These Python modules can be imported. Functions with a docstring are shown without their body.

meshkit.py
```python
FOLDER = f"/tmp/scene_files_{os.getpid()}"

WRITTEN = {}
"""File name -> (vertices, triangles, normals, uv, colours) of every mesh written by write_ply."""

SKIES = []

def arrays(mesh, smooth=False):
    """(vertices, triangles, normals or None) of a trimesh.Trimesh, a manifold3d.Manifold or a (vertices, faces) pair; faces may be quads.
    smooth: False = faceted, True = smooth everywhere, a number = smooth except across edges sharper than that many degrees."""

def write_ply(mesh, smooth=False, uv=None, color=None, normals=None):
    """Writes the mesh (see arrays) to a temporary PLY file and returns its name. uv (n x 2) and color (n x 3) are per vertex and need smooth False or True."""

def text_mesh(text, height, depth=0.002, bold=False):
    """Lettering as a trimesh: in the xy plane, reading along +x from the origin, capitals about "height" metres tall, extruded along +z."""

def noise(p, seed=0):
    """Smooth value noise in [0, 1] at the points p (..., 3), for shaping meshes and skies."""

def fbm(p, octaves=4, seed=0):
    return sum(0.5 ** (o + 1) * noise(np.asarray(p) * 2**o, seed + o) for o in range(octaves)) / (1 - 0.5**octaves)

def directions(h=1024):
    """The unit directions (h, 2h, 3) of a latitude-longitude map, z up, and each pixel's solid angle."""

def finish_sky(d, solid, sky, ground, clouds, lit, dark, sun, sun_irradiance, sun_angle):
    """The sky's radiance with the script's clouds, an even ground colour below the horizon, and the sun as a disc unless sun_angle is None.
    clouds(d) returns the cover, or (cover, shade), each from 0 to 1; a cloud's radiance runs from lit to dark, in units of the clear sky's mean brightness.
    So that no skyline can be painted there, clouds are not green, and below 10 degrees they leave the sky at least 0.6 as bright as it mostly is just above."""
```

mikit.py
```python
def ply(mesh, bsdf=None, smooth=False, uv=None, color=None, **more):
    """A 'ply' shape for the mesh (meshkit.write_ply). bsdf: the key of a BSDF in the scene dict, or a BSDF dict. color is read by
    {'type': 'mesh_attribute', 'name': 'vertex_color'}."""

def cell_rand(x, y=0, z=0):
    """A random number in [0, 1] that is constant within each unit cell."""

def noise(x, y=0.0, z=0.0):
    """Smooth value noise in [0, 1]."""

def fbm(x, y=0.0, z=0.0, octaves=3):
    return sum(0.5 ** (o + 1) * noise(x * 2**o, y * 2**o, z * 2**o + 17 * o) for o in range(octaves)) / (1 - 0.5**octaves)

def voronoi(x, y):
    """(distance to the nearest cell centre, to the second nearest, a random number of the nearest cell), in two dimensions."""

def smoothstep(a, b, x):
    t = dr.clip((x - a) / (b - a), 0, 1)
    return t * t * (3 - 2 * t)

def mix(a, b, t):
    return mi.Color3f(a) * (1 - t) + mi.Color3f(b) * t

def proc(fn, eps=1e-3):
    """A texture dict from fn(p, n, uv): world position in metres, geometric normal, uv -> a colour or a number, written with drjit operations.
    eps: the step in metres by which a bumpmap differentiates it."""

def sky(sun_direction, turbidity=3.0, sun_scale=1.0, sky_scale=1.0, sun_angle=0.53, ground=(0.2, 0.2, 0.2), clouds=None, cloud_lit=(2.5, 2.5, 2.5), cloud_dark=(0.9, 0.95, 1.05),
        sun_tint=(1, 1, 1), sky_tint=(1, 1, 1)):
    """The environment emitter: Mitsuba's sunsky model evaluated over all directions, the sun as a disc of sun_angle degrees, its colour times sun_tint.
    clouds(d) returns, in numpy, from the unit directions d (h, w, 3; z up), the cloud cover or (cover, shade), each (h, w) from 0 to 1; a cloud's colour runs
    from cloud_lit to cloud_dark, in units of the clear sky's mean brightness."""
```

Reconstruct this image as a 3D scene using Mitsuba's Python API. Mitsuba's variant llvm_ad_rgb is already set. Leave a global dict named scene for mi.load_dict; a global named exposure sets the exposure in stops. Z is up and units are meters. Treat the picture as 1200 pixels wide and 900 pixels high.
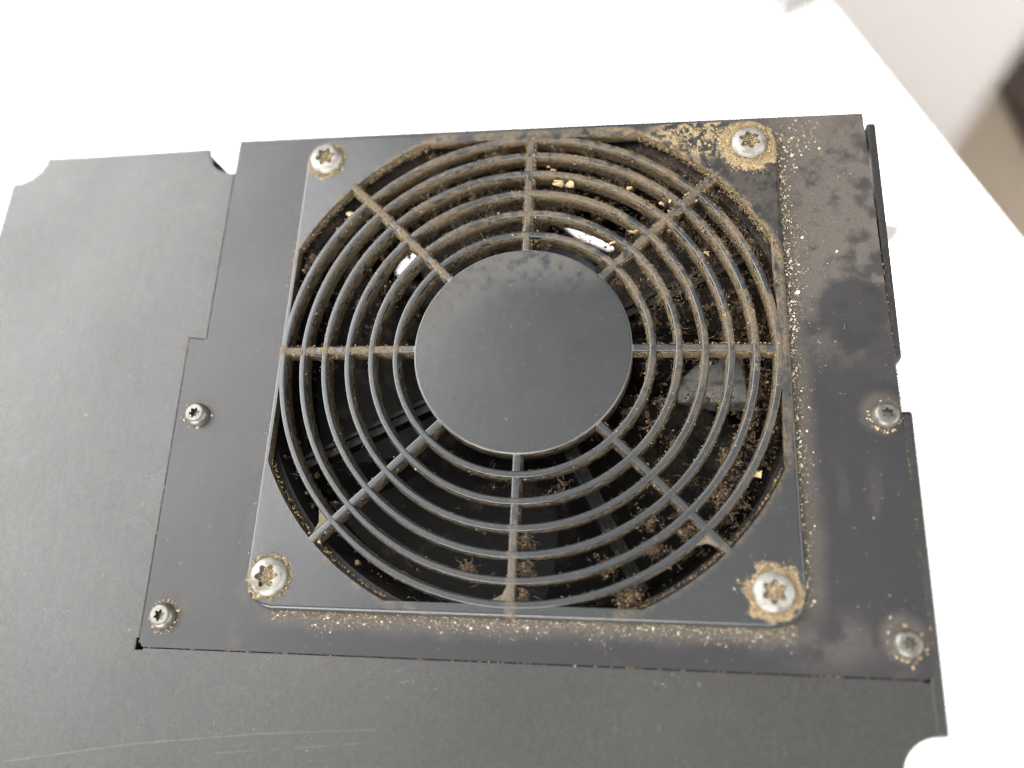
import math, random
import numpy as np, trimesh, manifold3d as m3, shapely
from shapely.geometry import Polygon, Point, box as sbox
import drjit as dr
import mitsuba as mi, mikit, meshkit
from mikit import noise, fbm, smoothstep, mix

T = mi.ScalarTransform4f
rng = np.random.default_rng(7)
scene, labels = {'type': 'scene'}, {}
MM = 0.001                                   # everything below is modelled in millimetres, origin = middle of the fan guard

# ---------------------------------------------------------------- camera, lamps, exposure
CAM = np.array([25.008, -73.773, 179.296]); FWD = np.array([-0.13906, 0.33788, -0.93086]); UP = np.array([0.00105, 0.94004, 0.34106])
scene['camera'] = {'type': 'thinlens', 'fov': 61.38, 'fov_axis': 'x', 'near_clip': 0.01, 'far_clip': 20.0,
                   'aperture_radius': 0.0025, 'focus_distance': 0.195,
                   'to_world': T().look_at(origin=(CAM * MM).tolist(), target=((CAM + FWD) * MM).tolist(), up=UP.tolist())}
exposure = 0.0

def lamp(name, centre, target, w, h, rgb, label, cat):
    scene[name] = {'type': 'rectangle', 'to_world': T().look_at(origin=list(centre), target=list(target), up=[0, 0.01, 1]) @ T().scale([w / 2, h / 2, 1]),
                   'bsdf': {'type': 'diffuse', 'reflectance': {'type': 'rgb', 'value': 0.5}},
                   'emitter': {'type': 'area', 'radiance': {'type': 'rgb', 'value': rgb}}}
    labels[name] = {'label': label, 'category': cat}
lamp('window', (-1.47, 0.68, 1.42), (0, 0.1, 0.75), 2.2, 2.5, [11.7, 11.65, 11.5], 'tall bright window to the left behind the case', 'window')
lamp('window_001', (-0.55, -1.7, 0.55), (0, 0, 0), 1.8, 0.9, [21.0, 20.7, 20.1], 'smaller bright window to the left in front of the case', 'window')
lamp('window_002', (1.8, -0.45, 0.5), (0, 0, 0.1), 2.4, 0.9, [8.5, 8.4, 8.1], 'long low window to the right of the case', 'window')
lamp('ceiling_fill', (0.5, -0.3, 2.1), (0, 0, 0), 2.8, 2.8, [0.72, 0.70, 0.67], 'broad unseen fill light panel added above the table', 'lamp')  # unseen overhead panel, added for overall fill light

# ---------------------------------------------------------------- helpers
def to_tm(m):
    if isinstance(m, m3.Manifold):
        q = m.to_mesh(); return trimesh.Trimesh(np.array(q.vert_properties[:, :3]), np.array(q.tri_verts), process=False)
    return m
def put(key, mesh, bsdf, smooth=30, color=None, **lab):
    m = to_tm(mesh).copy(); m.apply_scale(MM)
    scene[key] = mikit.ply(m, bsdf, smooth=smooth, color=color)
    if lab: labels[key] = lab
    return key
def numbered(base):
    if base not in scene: return base
    k = 1
    while f'{base}_{k:03d}' in scene: k += 1
    return f'{base}_{k:03d}'
def cs(poly):
    polys = list(getattr(poly, 'geoms', [poly])); loops = []
    for p in polys:
        p = shapely.geometry.polygon.orient(p, 1.0)
        loops.append(np.array(p.exterior.coords)[:-1]); loops += [np.array(r.coords)[:-1] for r in p.interiors]
    return m3.CrossSection(loops, m3.FillRule.EvenOdd)
def extr(poly, z0, z1): return cs(poly).extrude(z1 - z0).translate([0, 0, z0])
def layered(poly, z0, z1, e=0.3, n=3):
    """Slab whose top edge is rounded off in n fine steps."""
    m = extr(poly, z0, z1 - e)
    for i in range(n):
        a = (i + 1) / n * math.pi / 2
        m += extr(poly.buffer(-e * (1 - math.cos(a)), join_style=2), z1 - e - 0.001, z1 - e + e * math.sin(a))
    return m
def hull_layers(poly_fn, zs): 
    pts = []
    for z, off in zs:
        c = np.array(poly_fn(off).exterior.coords)[:-1]; pts.append(np.c_[c, np.full(len(c), z)])
    return m3.Manifold.hull_points(np.vstack(pts))
def bx(x0, x1, y0, y1, z0, z1): return m3.Manifold.cube([x1 - x0, y1 - y0, z1 - z0]).translate([x0, y0, z0])
def revolve(profile, n=160): return m3.CrossSection([np.array(profile, float)]).revolve(n)
def tube(points, rad, sides=8):
    p = np.asarray(points, float); rad = np.broadcast_to(rad, (len(p),))
    t = np.gradient(p, axis=0); t /= np.linalg.norm(t, axis=1, keepdims=True) + 1e-12
    a = np.cross(t, [0.13, 0.21, 0.97]); a /= np.linalg.norm(a, axis=1, keepdims=True) + 1e-12
    b = np.cross(t, a); ang = np.arange(sides) * 2 * np.pi / sides
    v = (p[:, None] + rad[:, None, None] * (np.cos(ang)[None, :, None] * a[:, None] + np.sin(ang)[None, :, None] * b[:, None])).reshape(-1, 3)
    f = []
    for i in range(len(p) - 1):
        for j in range(sides):
            k = (j + 1) % sides; q = (i * sides + j, i * sides + k, (i + 1) * sides + k, (i + 1) * sides + j)
            f += [(q[0], q[1], q[2]), (q[0], q[2], q[3])]
    n0, n1 = len(v), len(v) + 1; v = np.vstack([v, p[0], p[-1]]); L = (len(p) - 1) * sides
    for j in range(sides):
        k = (j + 1) % sides; f += [(n0, k, j), (n1, L + j, L + k)]
    return trimesh.Trimesh(v, np.array(f), process=False)
def spline(pts, n):
    from scipy.interpolate import CubicSpline
    pts = np.asarray(pts, float); return CubicSpline(np.arange(len(pts)), pts)(np.linspace(0, len(pts) - 1, n))

# ---------------------------------------------------------------- materials (procedural; p in mm inside)
def mmp(p): return p.x * 1000, p.y * 1000, p.z * 1000
def principled(key, col, rough, spec=0.5, metallic=0.0, bump=None, bump_scale=1e-4, eps=1e-4, **kw):
    tex = lambda c: mikit.proc(c, eps) if callable(c) else ({'type': 'rgb', 'value': list(c)} if not isinstance(c, (int, float)) else c)
    b = {'type': 'principled', 'base_color': tex(col), 'roughness': tex(rough), 'specular': spec, 'metallic': metallic, **kw}
    if bump is not None:
        b = {'type': 'bumpmap', 'arbitrary': mikit.proc(bump, eps), 'scale': bump_scale, 'bsdf': b}
    scene[key] = {'type': 'twosided', 'bsdf': b}

def seg(x, y, a, b):
    """distance to a segment, drjit"""
    ax, ay = a; dx, dy = b[0] - ax, b[1] - ay
    t = dr.clip(((x - ax) * dx + (y - ay) * dy) / (dx * dx + dy * dy), 0, 1)
    return dr.sqrt(dr.square(x - ax - t * dx) + dr.square(y - ay - t * dy))

SCR = [((-107, -92.2), (-79.2, -87.3)), ((-79.2, -87.3), (-51.7, -83.9)), ((-51.7, -83.9), (-26.6, -81.8))]
def scratch(x, y):
    d = seg(x, y, *SCR[0])
    for s in SCR[1:]: d = dr.minimum(d, seg(x, y, *s))
    e = seg(x, y, (-60, -88.0), (-30, -84.6))
    br = smoothstep(0.25, 0.6, noise(x * 0.5, y * 0.5, 3))
    return smoothstep(0.18, 0.03, d) * 0.13 * (0.5 + 0.5 * br) + smoothstep(0.2, 0.05, e) * 0.08 * br

def cover_col(p, n, uv):
    x, y, z = mmp(p)
    g = noise(x * 2.2, y * 2.2, z) - 0.5
    big = fbm(x * 0.035 + 4, y * 0.05, 2) - 0.5
    c = mix((0.0064, 0.0061, 0.0056), (0.0170, 0.0162, 0.0149), dr.clip(0.5 + 1.3 * g + 0.8 * big, 0, 1))
    sp = smoothstep(0.93, 0.97, noise(x * 2.3 + 31, y * 2.3, 7)) * smoothstep(0.6, 0.8, noise(x * 0.15, y * 0.15, 9))
    c = mix(c, (0.20, 0.19, 0.17), sp * 0.4)
    return mix(c, (0.22, 0.21, 0.20), scratch(x, y))
def cover_rough(p, n, uv):
    x, y, z = mmp(p)
    return dr.clip(0.46 + 0.14 * (noise(x * 2.6, y * 2.6, z) - 0.5) + 0.12 * (fbm(x * 0.03, y * 0.03, 5) - 0.5), 0.1, 1)
def cover_bump(p, n, uv):
    x, y, z = mmp(p); return fbm(x * 2.2, y * 2.2, z * 2.2, 2)
principled('mat_cover', cover_col, cover_rough, 0.52, bump=cover_bump, bump_scale=2.6e-5)

def screw_halo(x, y, cx, cy, r0, r1):
    d = dr.sqrt(dr.square(x - cx) + dr.square(y - cy)); return smoothstep(r1, r0, d)
def plate_dust(p):
    x, y, z = mmp(p)
    w = fbm(x * 0.07, y * 0.07, 1.3, 4); w2 = fbm(x * 0.22 + 9, y * 0.22, 4.3, 4); fine = noise(x * 3, y * 3, 1)
    right = smoothstep(57, 62, x)
    # right margin: dusty upper half with wiped, clean patches
    up = smoothstep(-14, 18, y + 22 * (w - 0.5))
    wiped = smoothstep(0.44, 0.62, 0.5 * w + 0.5 * fbm(x * 0.35 + 3, y * 0.35, 9.1, 5) + 0.10 * smoothstep(68, 80, x) - 0.12 * smoothstep(20, 50, y))
    oval = smoothstep(1.15, 0.8, dr.sqrt(dr.square((x - 73) / 8) + dr.square((y - 9) / 9)) + 0.8 * (w2 - 0.5))
    d = right * up * (1 - 0.8 * wiped) * (1 - 0.85 * oval)
    # smeared arcs lower right
    ra = dr.sqrt(dr.square(x - 48) + dr.square(y + 30))
    sm = smoothstep(0.48, 0.72, fbm(ra * 0.30, dr.atan2(y + 30, x - 48) * 1.6, 2, 3)) * smoothstep(60, 70, x) * smoothstep(-16, -36, y)
    d = dr.maximum(d, 0.2 * sm)
    # band of settled dust along the guard's lower and right sides
    low = smoothstep(-64.5 + 5 * (w2 - 0.5), -59.5, y) * smoothstep(-59, -48, x) * smoothstep(64, 54, x) * smoothstep(-56, -58, y)
    rt = smoothstep(65 + 4 * (w2 - 0.5), 60, x) * smoothstep(57, 58, x) * smoothstep(-62, -50, y) * 0.9
    lt = smoothstep(-62, -59.5, x) * smoothstep(-57, -58, x) * 0.35 * smoothstep(0.3, 0.6, w2)
    d = dr.maximum(d, dr.maximum(0.7 * low, dr.maximum(rt, lt)))
    corner = smoothstep(14, 4, dr.sqrt(dr.square((x - 62) * 0.8) + dr.square((y + 61) * 1.7)) + 5 * (w2 - 0.5))
    d = dr.maximum(d, 0.5 * corner * smoothstep(0.4, 0.65, w2))
    for cx, cy, k in ((-76.7, -15.3, .5), (77.8, -14.8, .9), (-76.4, -61.3, .7), (77.4, -61.1, 1.0)):
        d = dr.maximum(d, k * screw_halo(x, y, cx + (1.2 if k < .8 else -.6), cy + 1.0, 2.6, 5.8 + 2 * (w2 - .5)) * 0.8)
    top = smoothstep(57, 60, y) * smoothstep(20, 45, x) * 0.7
    d = dr.maximum(d, top * smoothstep(0.4, 0.6, w2 + 0.1))
    return dr.clip(d * (0.75 + 0.5 * fine), 0, 1)
def plate_col(p, n, uv):
    x, y, z = mmp(p)
    c = mix((0.0148, 0.0146, 0.0164), (0.0198, 0.0192, 0.0212), fbm(x * 0.05, y * 0.05, 3))
    sp = smoothstep(0.93, 0.97, noise(x * 2.4 + 11, y * 2.4, 17)) * smoothstep(0.55, 0.75, noise(x * 0.2 + 5, y * 0.2, 1))
    c = mix(c, (0.078, 0.067, 0.056), plate_dust(p) * 0.72)
    return mix(c, (0.22, 0.20, 0.17), sp * 0.5)
def plate_rough(p, n, uv):
    x, y, z = mmp(p)
    return dr.clip(0.35 + 0.35 * plate_dust(p) + 0.08 * (fbm(x * 0.06, y * 0.06, 7) - 0.5), 0.1, 1)
def plate_bump(p, n, uv):
    x, y, z = mmp(p); return 0.35 * noise(x * 0.9, y * 0.9, z) + plate_dust(p) * noise(x * 4, y * 4, 1)
principled('mat_plate', plate_col, plate_rough, 0.28, bump=plate_bump, bump_scale=4e-5)

def guard_dust(p, n):
    x, y, z = mmp(p)
    r = dr.sqrt(x * x + y * y)
    w = fbm(x * 0.10, y * 0.10, 8, 3); w2 = fbm(x * 0.6, y * 0.6, z * 0.6, 3)
    ne = smoothstep(-30, 55, 0.55 * x + y)                      # the upper right quarter collected most of the dirt
    side = smoothstep(0.50, 0.15, n.z) * (1 - 0.8 * smoothstep(57.3, 57.8, dr.maximum(dr.abs(x - 0.45), dr.abs(y - 0.3))))                           # flanks hold the dust
    deep = smoothstep(-0.7, -1.4, z)
    bars = smoothstep(26, 29, r) * smoothstep(62.5, 60, r)
    d = side * (0.55 + 0.45 * ne) * smoothstep(0.40, 0.60, 0.45 * w2 + 0.55 * fbm(x * 1.3, y * 1.3, z * 1.3, 3) + 0.10 * deep + 0.06 * (ne - 0.5))
    top = bars * ne * smoothstep(0.40, 0.62, 0.5 * w + 0.5 * w2) * 0.85
    wsp = smoothstep(1.5, 0.7, dr.abs(y)) * smoothstep(-25, -30, x); nwsp = smoothstep(2.0, 1.0, dr.abs(x + y)) * smoothstep(-17, -20, x)
    ssp = 0.5 * smoothstep(1.5, 0.7, dr.abs(x)) * smoothstep(-30, -45, y) + 0.7 * smoothstep(1.5, 0.7, dr.abs(x)) * smoothstep(24, 28, y) + 0.6 * smoothstep(2.0, 1.0, dr.abs(x - y)) * smoothstep(17, 22, x)
    top = dr.maximum(top, dr.maximum(dr.maximum(wsp, nwsp), ssp) * smoothstep(0.25, 0.5, w2) * smoothstep(63, 62, r))
    # crusts round the white screws
    e = side * 0
    for cx, cy, rad, k in ((52.5, 52.5, 7.5, 1), (52.5, -52.5, 6.3, .9), (-52.5, 52.5, 5.4, .7), (-52.5, -52.5, 5.2, .5)):
        q = dr.sqrt(dr.square(x - cx) + dr.square(y - cy))
        e = dr.maximum(e, k * smoothstep(rad, rad - 1.5, q + 5 * (w2 - 0.5)))
    patch = smoothstep(0.50, 0.58, w2) * smoothstep(11, 5, dr.sqrt(dr.square((x - 41) / 1.4) + dr.square(y - 56) * 1.6))
    hub = smoothstep(12, 24, r) * smoothstep(26, 24, r) * smoothstep(4, 22, y - 0.45 * x) * smoothstep(0.36, 0.56, 0.4 * w + 0.6 * w2)
    edge = smoothstep(64.4, 62.4, r) * smoothstep(60, 62, r) * (0.25 + 0.75 * ne) * smoothstep(0.3, 0.6, w2)
    film = 0.12 * smoothstep(34, 16, dr.sqrt(dr.square(x - 52) + dr.square(y - 54))) * smoothstep(61.8, 63, r) * smoothstep(0.3, 0.6, w2)
    return d, top, dr.maximum(e, dr.maximum(patch, film)), hub, edge
def guard_col(p, n, uv):
    x, y, z = mmp(p)
    c = mix((0.0098, 0.0113, 0.0127), (0.0142, 0.016, 0.0174), fbm(x * 0.15, y * 0.15, 3))
    d, top, crust, hub, edge = guard_dust(p, n)
    f = noise(x * 3.1, y * 3.1, z * 3.1)
    brown = mix((0.035, 0.024, 0.013), (0.18, 0.130, 0.070), f)
    c = mix(c, brown, dr.clip(dr.maximum(d, dr.maximum(top * 0.75, edge)), 0, 1) * 0.85)
    c = mix(c, mix((0.14, 0.092, 0.042), (0.31, 0.23, 0.125), f), crust * 0.75)
    c = mix(c, (0.11, 0.098, 0.08), hub * 0.38)
    rim_glint = smoothstep(24.45, 24.75, dr.sqrt(x * x + y * y)) * smoothstep(25.2, 25.1, dr.sqrt(x * x + y * y)) * smoothstep(-0.6, 0.1, z)  # highlight along the hub rim, painted into the colour as a pale ring
    c = mix(c, (0.17, 0.16, 0.145), rim_glint * (0.2 + 0.25 * noise(x * 0.35, y * 0.35, 2)))
    sp = smoothstep(0.93, 0.98, noise(x * 2.9, y * 2.9, 4))
    return mix(c, (0.16, 0.155, 0.14), sp * 0.35)
def guard_rough(p, n, uv):
    x, y, z = mmp(p)
    d, top, crust, hub, edge = guard_dust(p, n)
    m = dr.clip(dr.maximum(dr.maximum(d, top), dr.maximum(crust, dr.maximum(hub, edge))), 0, 1)
    return dr.clip(0.34 + 0.5 * m + 0.1 * (noise(x * 2, y * 2, z) - 0.5), 0.1, 1)
def guard_bump(p, n, uv):
    x, y, z = mmp(p)
    d, top, crust, hub, edge = guard_dust(p, n)
    m = dr.maximum(dr.maximum(d, top), dr.maximum(crust, edge))
    return m * fbm(x * 3, y * 3, z * 3, 2) + 0.05 * noise(x * 2.2, y * 2.2, z * 2.2)
principled('mat_guard', guard_col, guard_rough, 0.48, bump=guard_bump, bump_scale=1.6e-4)

def inner_dust(p, n):
    x, y, z = mmp(p)
    ne = smoothstep(-60, 60, 0.6 * x + y)
    return smoothstep(0.45, 0.66, fbm(x * 0.25, y * 0.25, z * 0.25, 4) + 0.30 * (ne - 0.5))
def inner_col(p, n, uv):
    x, y, z = mmp(p)
    return mix((0.0035, 0.0032, 0.0032), mix((0.012, 0.0085, 0.006), (0.050, 0.036, 0.025), noise(x * 2, y * 2, z * 2)), inner_dust(p, n) * 0.85)
principled('mat_inner', inner_col, 0.6, 0.35)
principled('mat_zinc', lambda p, n, uv: mix((0.095, 0.083, 0.066), (0.20, 0.194, 0.178), smoothstep(0.25, 0.6, fbm(p.x * 500, p.y * 500, p.z * 500))), 0.5, 0.5, metallic=0.3)
principled('mat_steel', lambda p, n, uv: mix((0.07, 0.065, 0.056), (0.15, 0.144, 0.128), fbm(p.x * 900, p.y * 900, p.z * 900)), 0.42, 0.5, metallic=0.6)
principled('mat_flake', lambda p, n, uv: mix((0.16, 0.11, 0.055), (0.42, 0.33, 0.18), fbm(p.x * 1500, p.y * 1500, p.z * 1500)), 0.8, 0.3)
scene['mat_grains'] = {'type': 'twosided', 'bsdf': {'type': 'diffuse', 'reflectance': {'type': 'mesh_attribute', 'name': 'vertex_color'}}}
principled('mat_table', (0.80, 0.80, 0.79), 0.4, 0.4)
principled('mat_white_plastic', lambda p, n, uv: mix((0.85, 0.84, 0.80), (0.22, 0.15, 0.09), smoothstep(0.52, 0.7, fbm(p.x * 300, p.y * 300, p.z * 300, 3))), 0.45, 0.4)
principled('mat_red_wire', (0.65, 0.09, 0.035), 0.4)
principled('mat_blue_wire', (0.20, 0.29, 0.37), 0.4)
principled('mat_paper', (0.25, 0.25, 0.242), 0.6)
principled('mat_tape', (0.22, 0.217, 0.20), 0.5)

# ---------------------------------------------------------------- setting: table, floor, cabinet
TZ = -78.0
d0 = np.array([99.0, 166.4]); d1 = np.array([147.0, 72.4]); dt = (d1 - d0) / np.linalg.norm(d1 - d0); nt = np.array([dt[1], -dt[0]])  # nt points off the table? fixed below
if nt @ np.array([1, 0.5]) > 0: nt = -nt
c0 = d0 - dt * 520; c1 = d1 + dt * 700
top = Polygon([c0, c1, c1 + nt * 1500, c0 + nt * 1500])
put('table__top', layered(top.buffer(-4).buffer(4), TZ - 28, TZ, 6.0, 7), 'mat_table')
for i, (px, py) in enumerate(((c0 + nt * 60 + dt * 60), (c1 + nt * 60 - dt * 60), (c1 + nt * 1440 - dt * 60), (c0 + nt * 1440 + dt * 60))):
    put(numbered('table__leg'), bx(px - 22, px + 22, py - 22, py + 22, -800, TZ - 28), 'mat_table')
labels['table'] = {'label': 'white tabletop with a straight edge running down to the right', 'category': 'table'}

def floor_col(p, n, uv):
    return mix((0.235, 0.192, 0.148), (0.31, 0.258, 0.203), fbm(p.x * 9, p.y * 4, 0, 3))
principled('mat_floor', floor_col, 0.55, 0.4)
put('floor', bx(-2500, 4000, -2500, 4500, -850, -800), 'mat_floor', smooth=False); labels['floor'] = {'label': 'brown floor below the table', 'kind': 'structure'}

# pale low cabinet on the floor beside the table, dark sheet added as floor shade next to it
def oriented(cx, cy, ux, uy, L, W, z0, z1, r=6):
    u = np.array([ux, uy]) / math.hypot(ux, uy); v = np.array([-u[1], u[0]]); c = np.array([cx, cy])
    return layered(Polygon([c, c + u * L, c + u * L + v * W, c + v * W]).buffer(-r).buffer(r), z0, z1, 4, 3)
principled('mat_cabinet', lambda p, n, uv: mix((0.335, 0.315, 0.302), (0.365, 0.345, 0.332), fbm(p.x * 6, p.y * 6, p.z * 6)), 0.5, 0.4)
principled('mat_shade_sheet', lambda p, n, uv: mix((0.035, 0.026, 0.022), (0.07, 0.055, 0.045), fbm(p.x * 60, p.y * 60, 0)), 0.9, 0.2)
ca, cb = np.array([263.8, 336.2]), np.array([323.9, 423.2]); cu = (cb - ca) / np.linalg.norm(cb - ca); cc = ca - cu * 120
put('cabinet__top', oriented(*cc, *cu, 760, 420, -422, -400), 'mat_cabinet')
put('cabinet__body', oriented(*(cc + cu * 15 + np.array([-cu[1], cu[0]]) * 14), *cu, 730, 392, -800, -422), 'mat_cabinet')
labels['cabinet'] = {'label': 'pale pinkish grey cabinet beyond the table edge, upper right', 'category': 'cabinet'}
put('floor_shade_sheet', layered(Polygon([(462, 796), (484.7, 698.6), (507, 602.8), (560, 380), (900, 450), (800, 880)]).buffer(-8).buffer(8), -799.6, -790, 3), 'mat_shade_sheet')
labels['floor_shade_sheet'] = {'label': 'dark brown sheet added as floor shade beside the cabinet, at the right edge', 'category': 'shade_sheet'}
put('paper_block', oriented(79.0, 160.5, 0.87, 0.50, 80, 120, TZ + 0.1, TZ + 9, 0.6), 'mat_paper'); labels['paper_block'] = {'label': 'corner of a light grey paper block lying on the far end of the table', 'category': 'paper block'}
put('tape_scrap', extr(Polygon([(104, 74.5), (109.8, 73.4), (109.2, 71.5), (107.4, 68.6), (104, 67)]), TZ + 0.15, TZ + 0.5), 'mat_tape'); labels['tape_scrap'] = {'label': 'small pale scrap of tape on the table right of the case', 'category': 'tape scrap'}

# ---------------------------------------------------------------- equipment case: folded cover, fan plate
CASE = 'equipment_case'
labels[CASE] = {'label': 'black sheet-metal equipment case with a round fan guard, lying on the table', 'category': 'equipment case'}
PZ, CZ, TH = -3.2, -3.5, 1.4
plate_poly = Polygon([(-78.7, 61.6), (79.9, 62.0), (81.1, -1.5), (82.1, -65.8), (80.6, -67.6), (-80.2, -67.9), (-81.2, -66.8), (-82.6, 4.6), (-78.1, 4.0)])
def arc(cx, cy, r, a0, a1, n=14):
    a = np.radians(np.linspace(a0, a1, n)); return [(cx + r * math.cos(t), cy + r * math.sin(t)) for t in a]
cover_outer = Polygon(arc(-142.4, 59.2, 8.4, 270, 360) + [(-133.9, 58.3)] + [(-133.6, 58.5), (-87.4, 59.6)] + arc(-79.4, 59.6, 7.8, 180, 270) + [(-77.0, 51.8), (-77.0, -20), (81.6, -20), (81.6, -77.7)] +
                      arc(82.0, -85.1, 7.4, 90, 180) + [(74.6, -102), (-142.6, -102)])
gap = plate_poly.buffer(0.2, join_style=2).union(sbox(-82.0, -68.5, -80.2, -66.0)).union(sbox(80.0, -68.1, 81.9, -65))
cover_top = cover_outer.difference(gap)
cov = layered(cover_top, CZ - TH, CZ, 0.35, 3)
def wall_bar(x0, x1, y0, y1, z0, z1, r, e=0.4):
    """upright sheet edge with rounded top corners and bevelled edges"""
    parts = [bx(x0, x1, y0, y1, z0, z0 + 0.5)]
    for y in (y0 + r, y1 - r):
        for rr, a, b in ((r, x0 + e * 0.4, x1 - e), (r - e * 0.4, x0, x1 - 0.1), (r - e, x0, x1)):
            parts.append(m3.Manifold.cylinder(b - a, rr, rr, 24).rotate([0, 90, 0]).translate([a, y, z1 - r]))
    return m3.Manifold.batch_hull(parts)
cov += wall_bar(81.2, 83.4, -77.7, -13.5, -16, CZ + 0.05, 1.05)
cov += wall_bar(80.9, 82.7, -1.5, 59.6, -16, CZ - 0.35, 0.9)
cov += bx(81.5, 83.0, -77.7, 59.4, TZ + 0.3, -15.9)                                     # right wall below the cut-outs
cov += bx(-143.0, -141.6, -101.8, 50.6, TZ + 0.3, CZ - 0.6)                               # left wall
cov += bx(-133.6, -87.4, 57.6, 59.0, TZ + 0.3, CZ - 0.6)                                  # back wall
cov += bx(-142.6, 74.5, -102, -100.6, TZ + 0.3, CZ - 0.6)                                 # front wall
tri = Polygon([(-90.3, 62.0), (-82.4, 54.2), (-82.4, 49), (-92, 49), (-92, 57)])
cov += extr(tri, -9.0, -8.0)
put(f'{CASE}__cover_panel', cov, 'mat_cover', smooth=35, label='matte grained black cover sheet with round corner notches')

open_poly = lambda off=0.0: Point(0, 0).buffer(62.35 + off, 64).intersection(sbox(-56.3 - off, -56.3 - off, 56.3 + off, 56.3 + off))
plate = layered(plate_poly.difference(open_poly(0.8)), PZ - TH, PZ, 0.35, 3)
plate += bx(-78.4, 79.6, 59.9, 61.3, -18, PZ - 0.5)                                       # flange folded down at the back
put(f'{CASE}__fan_plate', plate, 'mat_plate', smooth=35, label='smooth black fan plate, dusty and smeared on its right side')
inner_wall = bx(-82, 81.3, 56.6, 57.8, TZ + 0.5, -31)
for hole in ([(1.5, -38.5), (8, -38.5), (16, -46.5), (22, -55), (20, -61), (17, -60.5), (14, -57.5), (8, -52)], [(-54.5, -74), (-52, -69), (-49, -63), (-43.5, -57.5), (-40, -57.5), (-41.5, -62), (-46.5, -68), (-51, -74.5)], [(-38.5, -69.5), (-36.2, -69), (-35, -73), (-36, -73.4)]):
    inner_wall -= m3.CrossSection([np.array(hole, float)], m3.FillRule.EvenOdd).extrude(20).rotate([90, 0, 0]).translate([0, 66, 0])
put(f'{CASE}__inner_wall', inner_wall, 'mat_inner', smooth=False)
put(f'{CASE}__base_plate', bx(-141.4, 81.3, -100.4, 56.4, TZ + 0.4, TZ + 1.6), 'mat_inner', smooth=False)

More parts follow.
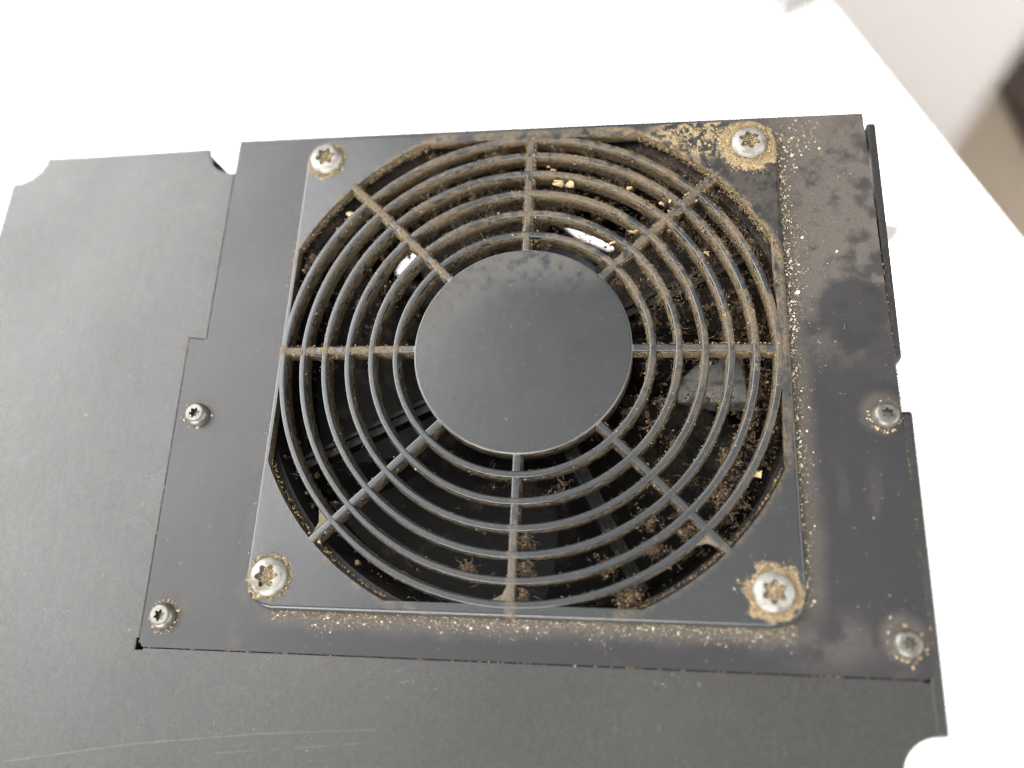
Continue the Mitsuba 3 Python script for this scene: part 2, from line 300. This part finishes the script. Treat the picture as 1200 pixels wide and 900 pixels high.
# ---------------------------------------------------------------- fan guard
GUARD = f'{CASE}__fan_guard'
GX, GZ = 0.45, -0.7
def guard_outline(off): return sbox(GX - 51.5, -52.1, GX + 51.5, 52.7).buffer(7.0 + off, 24)
body = hull_layers(guard_outline, [(PZ, 0.15), (GZ - 1.1, 0.0)] + [(GZ - 1.1 + 1.1 * math.sin(a), -0.9 * (1 - math.cos(a))) for a in np.linspace(0.25, math.pi / 2, 6)])
body -= hull_layers(open_poly, [(-6, 0), (GZ - 0.4, 0.0), (GZ + 0.05, 0.35), (GZ + 2, 0.4)])
put(GUARD, body, 'mat_guard', smooth=32, label='square black plastic fan guard with round corners and rusty dirt at the upper right')
def zring(r): return -0.5 + 0.75 * max(0, (57 - r) / 32)
RINGS = (29.3, 35.1, 40.8, 46.4, 51.75, 56.6)
def bar_profile(w, depth, top):
    h = w / 2; c, s_ = 0.42, 0.45; q = np.linspace(0, math.pi / 2, 4)
    up = [(h - c + c * math.cos(t), top - s_ + s_ * math.sin(t)) for t in q]
    up += [(-x, y) for x, y in up[::-1]]
    return [(-h - 0.30, top - depth), (h + 0.30, top - depth)] + up
for r in RINGS:
    prof = [(r + u, v) for u, v in bar_profile(1.55, 3.7, zring(r))]
    put(numbered(f'{GUARD}__ring'), revolve(prof, 200), 'mat_guard', smooth=40)
for k in range(8):
    a = k * 45
    r1 = 57.3 if k % 2 == 0 else 63.0
    pts = []
    for r, in ((24.0,), (r1,)):
        for u, v in bar_profile(1.8, 3.5, zring(r) - 0.17 + (0.34 if k == 3 else 0)): pts.append((r, u, v))
    put(numbered(f'{GUARD}__spoke'), m3.Manifold.hull_points(np.array(pts)).rotate([0, 0, a]), 'mat_guard', smooth=40)
principled('mat_web', lambda p, n, uv: mix((0.055, 0.044, 0.030), (0.13, 0.105, 0.072), fbm(p.x * 900, p.y * 900, p.z * 900, 3)), 0.85, 0.3)
for ang, tri_ in ((225, [(57.2, -0.8), (57.2, -4.2), (59.0, -1.9), (62.0, -0.8)]), (315, [(57.2, -0.8), (57.2, -4.0), (58.6, -1.8), (61.0, -0.8)]), (270, [(56.2, -0.8), (52.3, -0.8), (54.6, -1.8), (56.0, -4.6)])):
    put(numbered(f'{GUARD}__web'), extr(Polygon(tri_), -3.2, -1.0).rotate([0, 0, ang]), 'mat_web', smooth=False)
hz = 0.45
hub = revolve([(0, hz), (24.3, hz), (24.65, hz - 0.12), (24.9, hz - 0.45), (25.0, hz - 4.6), (23.4, hz - 4.6), (23.2, hz - 1.8), (0, hz - 1.8)][::-1], 160)
put(f'{GUARD}__hub', hub, 'mat_guard', smooth=25, label='blank round black disc in the middle of the guard, dusty along its top rim')

def lobes(r0, r1, n=6, m=72):
    a = np.linspace(0, 2 * np.pi, m, endpoint=False); r = (r0 + r1) / 2 + (r1 - r0) / 2 * np.cos(n * a)
    return Polygon(np.c_[r * np.cos(a), r * np.sin(a)])
def pan_screw(R, h, rec, depth, flat=0.5):
    prof = [(0, 0), (R, 0), (R, h * 0.25)]
    for t in np.linspace(0.12, 1, 8): prof.append((R - (R * (1 - flat)) * (1 - math.cos(t * math.pi / 2)), h * 0.25 + h * 0.75 * math.sin(t * math.pi / 2)))
    prof.append((0, h))
    return revolve(prof, 64) - extr(rec, h - depth, h + 1)
gs = pan_screw(4.1, 2.0, lobes(1.75, 2.6), 1.2, 0.55); 
for (x, y), rot, lab in (((-52.5, 52.5), 12, 'whitish screw with a yellow crust, upper left corner of the guard'), ((52.5, 52.5), 40, 'whitish screw buried in rusty crumbs, upper right corner of the guard'),
                         ((52.5, -52.5), 25, 'whitish screw ringed with rusty crumbs, lower right corner of the guard'), ((-52.5, -52.5), 5, 'whitish screw, cleanest of the four, lower left corner of the guard')):
    put(numbered(f'{GUARD}__guard_screw'), gs.rotate([0, 0, rot]).translate([x, y, GZ + 0.02]), 'mat_zinc', 35, label=lab)
PLATE = f'{CASE}__fan_plate'
ps = pan_screw(2.8, 2.1, lobes(0.85, 1.3), 1.3, 0.62)
for (x, y), rot in (((-76.7, -15.3), 10), ((77.8, -14.8), 33), ((-76.4, -61.3), 20), ((77.4, -61.1), 50)):
    put(numbered(f'{PLATE}__plate_screw'), ps.rotate([0, 0, rot]).translate([x, y, PZ + 0.02]), 'mat_steel', 35)

# ---------------------------------------------------------------- fan under the guard
FAN = f'{CASE}__fan'
fr = extr(sbox(-59.5, -59.5, 59.5, 59.5).buffer(-4).buffer(4), -30, -5.0)
fr -= revolve([(0, -31), (57.6, -31), (57.6, -14), (60.0, -7), (61.5, -4), (0, -4)], 128)
put(FAN, fr, 'mat_inner', smooth=35, label='black fan frame furred with brown dust inside')
put(f'{FAN}__motor_hub', revolve([(0, -30), (21.0, -30), (21.0, -10.5), (19.5, -9.0), (0, -9.0)], 96), 'mat_inner', smooth=30)
for k, a in enumerate((-72, 18, 108, 198)):
    st = m3.Manifold.hull_points(np.array([(18, -1.6, -6.6), (18, 1.6, -6.6), (59, -1.6, -6.6), (59, 1.6, -6.6), (18, -2.0, -9.4), (18, 2.0, -9.4), (59, -2.0, -9.4), (59, 2.0, -9.4)]))
    st -= bx(15, 60, -0.7, 0.7, -7.4, -5)
    put(numbered(f'{FAN}__strut'), st.rotate([0, 0, 9]).rotate([0, 0, a]), 'mat_inner', smooth=False)
def blade(a0):
    nr, nt_ = 12, 10; top_, bot = [], []
    for i in range(nr):
        r = 20.6 + (56.2 - 20.6) * i / (nr - 1); s = i / (nr - 1)
        for j in range(nt_):
            u = j / (nt_ - 1)
            ang = a0 + math.radians(54 * (u - 0.5) * (0.94 + 0.10 * s) - 12 * s * s)
            z = -10.6 - 15.5 * u ** 0.8 - 1.5 * math.sin(u * math.pi)
            th = 1.3 * math.sin(math.pi * (0.12 + 0.76 * u)) + 0.3
            top_.append((r * math.cos(ang), r * math.sin(ang), z)); bot.append((r * math.cos(ang), r * math.sin(ang), z - th))
    n = nr * nt_; v = np.array(top_ + bot); f = []
    def q(a, b, c, d): f.extend([(a, b, c), (a, c, d)])
    for i in range(nr - 1):
        for j in range(nt_ - 1):
            a, b, c, d = i * nt_ + j, (i + 1) * nt_ + j, (i + 1) * nt_ + j + 1, i * nt_ + j + 1
            q(a, b, c, d); q(n + a, n + d, n + c, n + b)
    for i in range(nr - 1):
        for j in (0, nt_ - 1):
            a, b = i * nt_ + j, (i + 1) * nt_ + j; q(*((a, n + a, n + b, b) if j == 0 else (a, b, n + b, n + a)))
    for j in range(nt_ - 1):
        for i in (0, nr - 1):
            a, b = i * nt_ + j, i * nt_ + j + 1; q(*((a, b, n + b, n + a) if i == 0 else (a, n + a, n + b, b)))
    return trimesh.Trimesh(v, np.array(f), process=False)
PHASE = math.radians(41)
for k in range(5):
    put(numbered(f'{FAN}__blade'), blade(PHASE + k * 2 * math.pi / 5), 'mat_inner', smooth=35)

# inside the case
tb = m3.Manifold.hull_points(np.array([(36.5, -1.7, -33), (53.5, -1.7, -33), (53, 9, -31.5), (42.5, 9, -31.5), (36.5, 4, -33), (36.5, -1.7, -40), (53.5, -1.7, -40), (53, 9, -40), (42.5, 9, -40), (36.5, 4, -40)]))
tb += bx(47.5, 52.5, 3, 13, -35, -29.8) - bx(48.3, 51.7, 8, 12.2, -31, -29) - bx(43, 45.5, 1, 4, -34, -30)
put(f'{CASE}__terminal_block', tb, 'mat_white_plastic', smooth=False, label='dusty white plastic connector seen through the right of the guard')
WR = [(-9, 44, -37), (1.2, 44.6, -32.5), (7.1, 43.6, -31.6), (13, 40.8, -31.4), (17.7, 37, -31.6), (22, 31.8, -32.5), (30, 20, -38)]
WB = [(-9, 41.5, -37), (1.2, 42.2, -32.5), (6, 40.9, -31.8), (11.2, 38.3, -31.6), (15, 34.6, -31.8), (18.6, 29.6, -32.5), (27, 18, -38)]
put(f'{CASE}__wire', tube(spline(WR, 40), 1.2, 10), 'mat_red_wire', smooth=True, label='red wire glimpsed between middle disc and first ring')
put(f'{CASE}__wire_001', tube(spline(WB, 40), 1.2, 10), 'mat_blue_wire', smooth=True, label='blue grey wire beside the red one')

# ---------------------------------------------------------------- dirt: grains, fibres
ICO = trimesh.creation.icosahedron()
def grains(pts, size, tone, flat=0.6, warm=1.0):
    """one mesh of many small uneven crumbs; tone 0 = dark brown, 1 = pale tan"""
    pts = np.asarray(pts, float); n = len(pts); size = np.broadcast_to(size, (n,)); tone = np.broadcast_to(tone, (n,))
    V = ICO.vertices[None] * (1 + 0.35 * rng.uniform(-1, 1, (n, 12, 1))) * (size[:, None, None] * np.stack([rng.uniform(.6, 1.3, n), rng.uniform(.6, 1.3, n), flat * rng.uniform(.6, 1.3, n)], -1)[:, None])
    ang = rng.uniform(0, 2 * np.pi, n); c, s = np.cos(ang)[:, None], np.sin(ang)[:, None]
    V = np.stack([V[..., 0] * c - V[..., 1] * s, V[..., 0] * s + V[..., 1] * c, V[..., 2]], -1) + pts[:, None]
    F = (ICO.faces[None] + 12 * np.arange(n)[:, None, None]).reshape(-1, 3)
    dark, mid, pale = np.array([.035, .025, .016]), np.array([.14, .10, .055]) * warm + np.array([.115, .096, .07]) * (1 - warm), np.array([.40, .325, .20]) * warm + np.array([.42, .39, .31]) * (1 - warm)
    t = np.clip(tone + rng.normal(0, .12, n), 0, 1)[:, None]
    col = np.where(t < .5, dark + (mid - dark) * t * 2, mid + (pale - mid) * (t * 2 - 1)) * rng.uniform(.8, 1.2, (n, 1))
    return trimesh.Trimesh(V.reshape(-1, 3), F, process=False), np.repeat(np.clip(col, 0, 1), 12, 0)
def fibres(pts, length, tone, rad=0.055, up=0.5):
    pts = np.asarray(pts, float); n = len(pts); K = 6
    d = rng.normal(size=(n, 3)); d[:, 2] = np.abs(d[:, 2]) * up; d /= np.linalg.norm(d, axis=1, keepdims=True)
    P = [pts]; L = np.broadcast_to(length, (n,))[:, None] / K
    for k in range(K - 1):
        d = d + 0.42 * rng.normal(size=(n, 3)); d /= np.linalg.norm(d, axis=1, keepdims=True); P.append(P[-1] + d * L)
    P = np.stack(P, 1)
    offs = np.array([[1, 0, .3], [-.5, .87, -.3], [-.5, -.87, 0]]) * rad
    V = (P[:, :, None] + offs[None, None]).reshape(-1, 3); f = []
    for k in range(K - 1):
        for j in range(3):
            m = (j + 1) % 3; a, b, c, e = k * 3 + j, k * 3 + m, (k + 1) * 3 + m, (k + 1) * 3 + j; f += [(a, b, c), (a, c, e)]
    f += [(0, 2, 1), (15, 16, 17)]
    F = (np.array(f)[None] + 18 * np.arange(n)[:, None, None]).reshape(-1, 3)
    dark, pale = np.array([.035, .025, .019]), np.array([.13, .10, .075])
    t = np.clip(np.broadcast_to(tone, (n,)) + rng.normal(0, .15, n), 0, 1)[:, None]
    return trimesh.Trimesh(V, F, process=False), np.repeat(dark + (pale - dark) * t, 18, 0)
def join(*parts): return trimesh.util.concatenate([p[0] for p in parts]), np.vstack([p[1] for p in parts])
def stuff(key, part, label):
    put(key, part[0], 'mat_grains', smooth=False, color=part[1], label=label, kind='stuff')
def ne_w(x, y): return np.clip((0.55 * x + y + 35) / 90, 0.06, 1)

# on the flanks and tops of rings and spokes
P, tn = [], []
for r in RINGS:
    n = int(1500 * r / 20); a = rng.uniform(0, 2 * np.pi, n); x, y = r * np.cos(a), r * np.sin(a)
    cl = meshkit.fbm(np.c_[x, y, 0 * x] * 0.25, 3, 3)
    keep = rng.uniform(size=n) < ne_w(x, y) * np.clip((cl - 0.3) * 3.2, 0.1, 1)
    x, y, a = x[keep], y[keep], a[keep]; s = np.where(rng.uniform(size=len(a)) < 0.5, -1, 1)
    off = s * (0.82 + rng.uniform(0, .28, len(a))); z = zring(r) - rng.uniform(0.3, 3.0, len(a)) ** 1.0 ** 1.0
    topm = rng.uniform(size=len(a)) < 0.16 * ne_w(x, y); off[topm] = rng.uniform(-.5, .5, topm.sum()); z[topm] = zring(r) + 0.03
    P.append(np.c_[(r + off) * np.cos(a), (r + off) * np.sin(a), z]); tn.append(0.25 + 0.3 * rng.uniform(size=len(a)))
for k in range(8):
    a = math.radians(45 * k); n = 900; r = rng.uniform(25.5, 57 if k % 2 == 0 else 62, n); s = np.where(rng.uniform(size=n) < .5, -1, 1); off = s * (.97 + rng.uniform(0, .25, n)); z = -rng.uniform(.3, 2.4, n)
    x, y = r * math.cos(a) - off * math.sin(a), r * math.sin(a) + off * math.cos(a)
    keep = rng.uniform(size=n) < np.maximum(ne_w(x, y), 0.35 if k in (4,) else 0)
    P.append(np.c_[x, y, z][keep]); tn.append(np.full(keep.sum(), .45))
P, tn = np.vstack(P), np.concatenate(tn)
G1 = grains(P, np.clip(rng.lognormal(-2.05, .42, len(P)), .06, .35), tn)
# along the rim of the round opening
n = 5200; a = rng.uniform(0, 2 * np.pi, n); x, y = 62.2 * np.cos(a), 62.2 * np.sin(a); sq = np.maximum(np.abs(x), np.abs(y)) < 56.2
x, y = x[sq], y[sq]; kp = rng.uniform(size=len(x)) < np.maximum(ne_w(x, y), 0.4); x, y = x[kp], y[kp]
G2 = grains(np.c_[x * .995, y * .995, -rng.uniform(.7, 3, len(x))] + rng.normal(0, .15, (len(x), 3)), np.clip(rng.lognormal(-1.95, .4, len(x)), .06, .35), .42)
# crusts round the guard screws and the patch left of the upper right one
C = []
for (cx, cy), n, sp in (((52.5, 52.5), 2200, 1.8), ((52.5, -52.5), 1300, 1.1), ((-52.5, 52.5), 380, .7), ((-52.5, -52.5), 420, .6)):
    a = rng.uniform(0, 2 * np.pi, n); rr = 4.15 + np.abs(rng.normal(0, sp, n)) * np.where(meshkit.noise(np.c_[np.cos(a), np.sin(a), 0 * a] * 2.2 + cx) > .5, 1, .35)
    C.append(np.c_[cx + rr * np.cos(a), cy + rr * np.sin(a), GZ + .05 + .6 * np.exp(-(rr - 4.1) * 1.5) * rng.uniform(0, 1, n)])
n = 2600; q = np.c_[rng.uniform(26, 50, n), rng.uniform(47, 58.5, n), np.full(n, GZ + .05)]; q = q[meshkit.fbm(q * .35, 4, 8) + .012 * (q[:, 0] - 38) + .02 * (q[:, 1] - 54) > .53]; C.append(q)
C = np.vstack(C); C = C[(np.abs(C[:, 0] - GX) < 57.6) & (np.abs(C[:, 1] - .3) < 57.4) & (np.hypot(C[:, 0], C[:, 1]) > 62.6)]
G3 = grains(C, np.clip(rng.lognormal(-2.0, .45, len(C)), .06, .34), .58, .4)
for x, y, z, d in ((7.3, 44.0, -1.2, 1.25), (10.4, 43.3, -1.6, 1.15), (4.9, 48.3, -1.5, .7), (24.2, 41.6, -1.4, .8), (33.0, 37.6, -1.4, .9), (31.2, 31.0, -2.0, 1.0), (25.2, 30.6, -2.2, .9), (50.6, -28.6, -1.6, 1.0), (-44.1, 36.6, -1.4, 1.0), (33.6, 30.4, -1.8, .8), (41.8, 24.2, -1.6, .8), (20.1, 27.2, -1.4, .7)):
    q = np.vstack([rng.normal(0, 1, (9, 3)) * [.62, .42, .35] + rng.normal(0, .35, 3) for _ in range(2)]) * d
    m = trimesh.util.concatenate([trimesh.convex.convex_hull(q[:9]), trimesh.convex.convex_hull(q[9:])]); m.apply_translation([x, y, z])
    put(numbered(f'{GUARD}__flake'), m, 'mat_flake', smooth=False)
# dirt packed in the recesses of the guard screws
R = []
for cx, cy in ((-52.5, 52.5), (52.5, 52.5), (52.5, -52.5), (-52.5, -52.5)):
    q = rng.uniform(-2.2, 2.2, (190, 2)); q = q[np.hypot(*q.T) < 2.1]; R.append(np.c_[q + [cx, cy], np.full(len(q), GZ + 1.0)])
G4 = grains(np.vstack(R), .24, .62)
stuff(f'{GUARD}__dust', join(G1, G2, G3, G4), 'brown dust and rusty crumbs clinging to rings, spokes and screws')
# fluff fibres
F_ = []
for r in RINGS:
    n = int(17 * r); a = rng.uniform(0, 2 * np.pi, n); x, y = r * np.cos(a), r * np.sin(a); cl = meshkit.fbm(np.c_[x, y, 0 * x] * 0.3, 3, 13)
    k = rng.uniform(size=n) < np.maximum(ne_w(x, y), np.clip((x - 5) / 60, 0, .5)) * np.clip((cl - .35) * 4, .05, 1); a = a[k]; o = r + np.where(rng.uniform(size=len(a)) < .5, -.75, .75)
    F_.append(np.c_[o * np.cos(a), o * np.sin(a), -rng.uniform(.5, 3, len(a))])
F_ = np.vstack(F_)
stuff(f'{GUARD}__fluff', fibres(F_, rng.uniform(1.0, 3.2, len(F_)), .5, .05, .3), 'short lint fibres caught on the guard')
# matted clumps of lint bridging the gaps, mostly upper right and lower right
L1, L2 = [], []
for _ in range(620):
    a = rng.uniform(0, 2 * np.pi); k = rng.integers(0, 6); r = RINGS[k] + rng.uniform(-1.6, 1.6) + (1.5 if k == 5 else 0); x, y = r * math.cos(a), r * math.sin(a)
    if max(abs(x), abs(y)) > 56.5 or rng.uniform() > max(float(ne_w(x, y)) ** 1.5, .75 * np.clip((x - 12) / 40, 0, 1) * np.clip((y + 75) / 60, 0, 1)): continue
    z0 = -rng.uniform(1.5, 5.0); m = rng.integers(18, 70); sg = rng.uniform(.5, 1.5)
    q = rng.normal(0, 1, (m, 3)) * [sg, sg, .8] + [x, y, z0]; q[:, 2] = np.minimum(q[:, 2], -.6); L1.append(q); L2.append(q[::2] + rng.normal(0, .2, (len(q[::2]), 3)))
for x, y, m, sg in ((2.4, -43.6, 60, .9), (2.4, -49.2, 70, .9), (2.3, -54.6, 60, .8), (-9.5, -49.4, 40, .8), (28, -38, 60, 1.3), (29, -44, 60, 1.0), (24, -54.4, 110, 1.4), (20, -48, 45, 1.0), (36, -40, 70, 1.4), (43, -33, 80, 1.5), (45, -25, 70, 1.4)):
    q = rng.normal(0, 1, (m * 2, 3)) * [sg, sg, .7] + [x, y, -2.2]; q[:, 2] = np.minimum(q[:, 2], -.7); L1.append(q); L2.append(q + rng.normal(0, .25, q.shape))
L1, L2 = np.vstack(L1), np.vstack(L2)
stuff(f'{GUARD}__lint', join(fibres(L1, rng.uniform(.8, 2.2, len(L1)), .5, .04, 1.0), grains(L2, np.clip(rng.lognormal(-1.9, .4, len(L2)), .07, .35), .30, 1)), 'matted brown lint bridging the gaps between the rings')
# strips of crumbs on the plate beside the guard
n = 5200; yy = rng.uniform(-55, 57, n); w = 0.9 + 1.5 * meshkit.noise(np.c_[yy * .2, 0 * yy, 0 * yy], 3) * np.where(yy > 5, 1.5, .5); xx = GX + 58.6 + np.abs(rng.normal(0, 1, n)) * w
k = rng.uniform(size=n) < np.clip(.25 + .5 * (yy + 40) / 90, .2, .8)
S1 = np.c_[xx, yy, np.full(n, PZ + .06)][k]
n = 10500; xb = rng.uniform(-52, 57, n); yb = -58.4 - np.abs(rng.normal(0, 1, n)) * (1.2 + .8 * meshkit.noise(np.c_[xb * .15, 0 * xb, 0 * xb], 5)); S2 = np.c_[xb, yb, np.full(n, PZ + .06)]
n = 330; S3 = np.c_[GX - 58.6 - np.abs(rng.normal(0, .6, n)), rng.uniform(-57, 52, n), np.full(n, PZ + .06)]
n = 260; S4 = np.c_[rng.uniform(58, 70, n), rng.uniform(50, 61, n), np.full(n, PZ + .05)]
n = 60; S5 = np.c_[rng.uniform(60, 80, n), rng.uniform(-60, 58, n), np.full(n, PZ + .04)]
n = 330; ys = rng.uniform(-50, 50, n); S6 = np.c_[GX + 58.9 + np.abs(rng.normal(0, .9, n)), ys, np.full(n, PZ + .12)][rng.uniform(size=n) < .35 + .65 * (ys > 0)]
S = np.vstack([S1, S2, S3, S4, S5]); S = S[(S[:, 0] < 79) & (S[:, 1] > -66)]
tone = np.where(rng.uniform(size=len(S)) < .16, .9, .42)
E_ = []
for cx, cy, n in ((-76.7, -15.3, 14), (77.8, -14.8, 26), (-76.4, -61.3, 46), (77.4, -61.1, 40)):
    a = rng.uniform(0, 2 * np.pi, n); rr = 2.95 + np.abs(rng.normal(0, .5, n)); E_.append(np.c_[cx + rr * np.cos(a), cy + rr * np.sin(a), np.full(n, PZ + .08)])
E_ = np.vstack(E_)
# grit caught in the seam round the plate
bd = plate_poly.buffer(0.1).exterior; q = np.array([bd.interpolate(t).coords[0] for t in rng.uniform(0, bd.length, 520)]); q = q[(q[:, 1] < 48)]
stuff(f'{PLATE}__grit', join(grains(S, np.clip(rng.lognormal(-2.2, .5, len(S)), .05, .5) * np.where(S[:, 0] > 58, 1.2, 0.68), tone, .6, 0.15), grains(S6, np.clip(rng.lognormal(-1.6, .35, len(S6)), .1, .38), .95, .6, 0.1), grains(E_, np.clip(rng.lognormal(-1.6, .4, len(E_)), .08, .4), .7), grains(np.c_[q, np.full(len(q), PZ - .25)], np.clip(rng.lognormal(-2.1, .4, len(q)), .05, .25), .42)),
      'pale and brown grit strewn along the guard and screws')
# dust lumps and lint inside the fan
n = 9000; a = rng.uniform(0, 2 * np.pi, n); z = -rng.uniform(5, 26, n); x, y = np.cos(a) * 57, np.sin(a) * 57
k = rng.uniform(size=n) < ne_w(x, y) * np.clip((meshkit.fbm(np.c_[x, y, z] * .2, 3, 4) - .3) * 4, .05, 1); a, z = a[k], z[k]; rw = np.where(z > -14, 57.6 + np.clip((z + 14) / 7, 0, 1) * 2.3, 57.5) - rng.uniform(0, .5, len(z))
B1 = grains(np.c_[rw * np.cos(a), rw * np.sin(a), z], np.clip(rng.lognormal(-1.2, .5, len(a)), .1, .9), .3, 1)
B2 = fibres(np.c_[rw * np.cos(a), rw * np.sin(a), z][::3], 3.2, .35, .06, .6)
n = 5200; a = rng.uniform(0, 2 * np.pi, n); r = np.sqrt(rng.uniform(24 ** 2, 56 ** 2, n)); x, y = r * np.cos(a), r * np.sin(a)
k = rng.uniform(size=n) < np.clip(ne_w(x, y) * 1.1 - .1, .03, 1) * np.clip((meshkit.fbm(np.c_[x, y, 0 * x] * .22, 3, 9) - .42) * 6, 0, 1); x, y = x[k], y[k]
B3 = grains(np.c_[x, y, -rng.uniform(6, 11, len(x))], np.clip(rng.lognormal(-1.2, .45, len(x)), .1, .8), .42, 1); B4 = fibres(np.c_[x, y, -rng.uniform(5, 10, len(x))], rng.uniform(2, 5, len(x)), .4, .055, .4)
stuff(f'{FAN}__dust', join(B1, B2, B3, B4), 'thick brown lint and crumbs inside the fan')
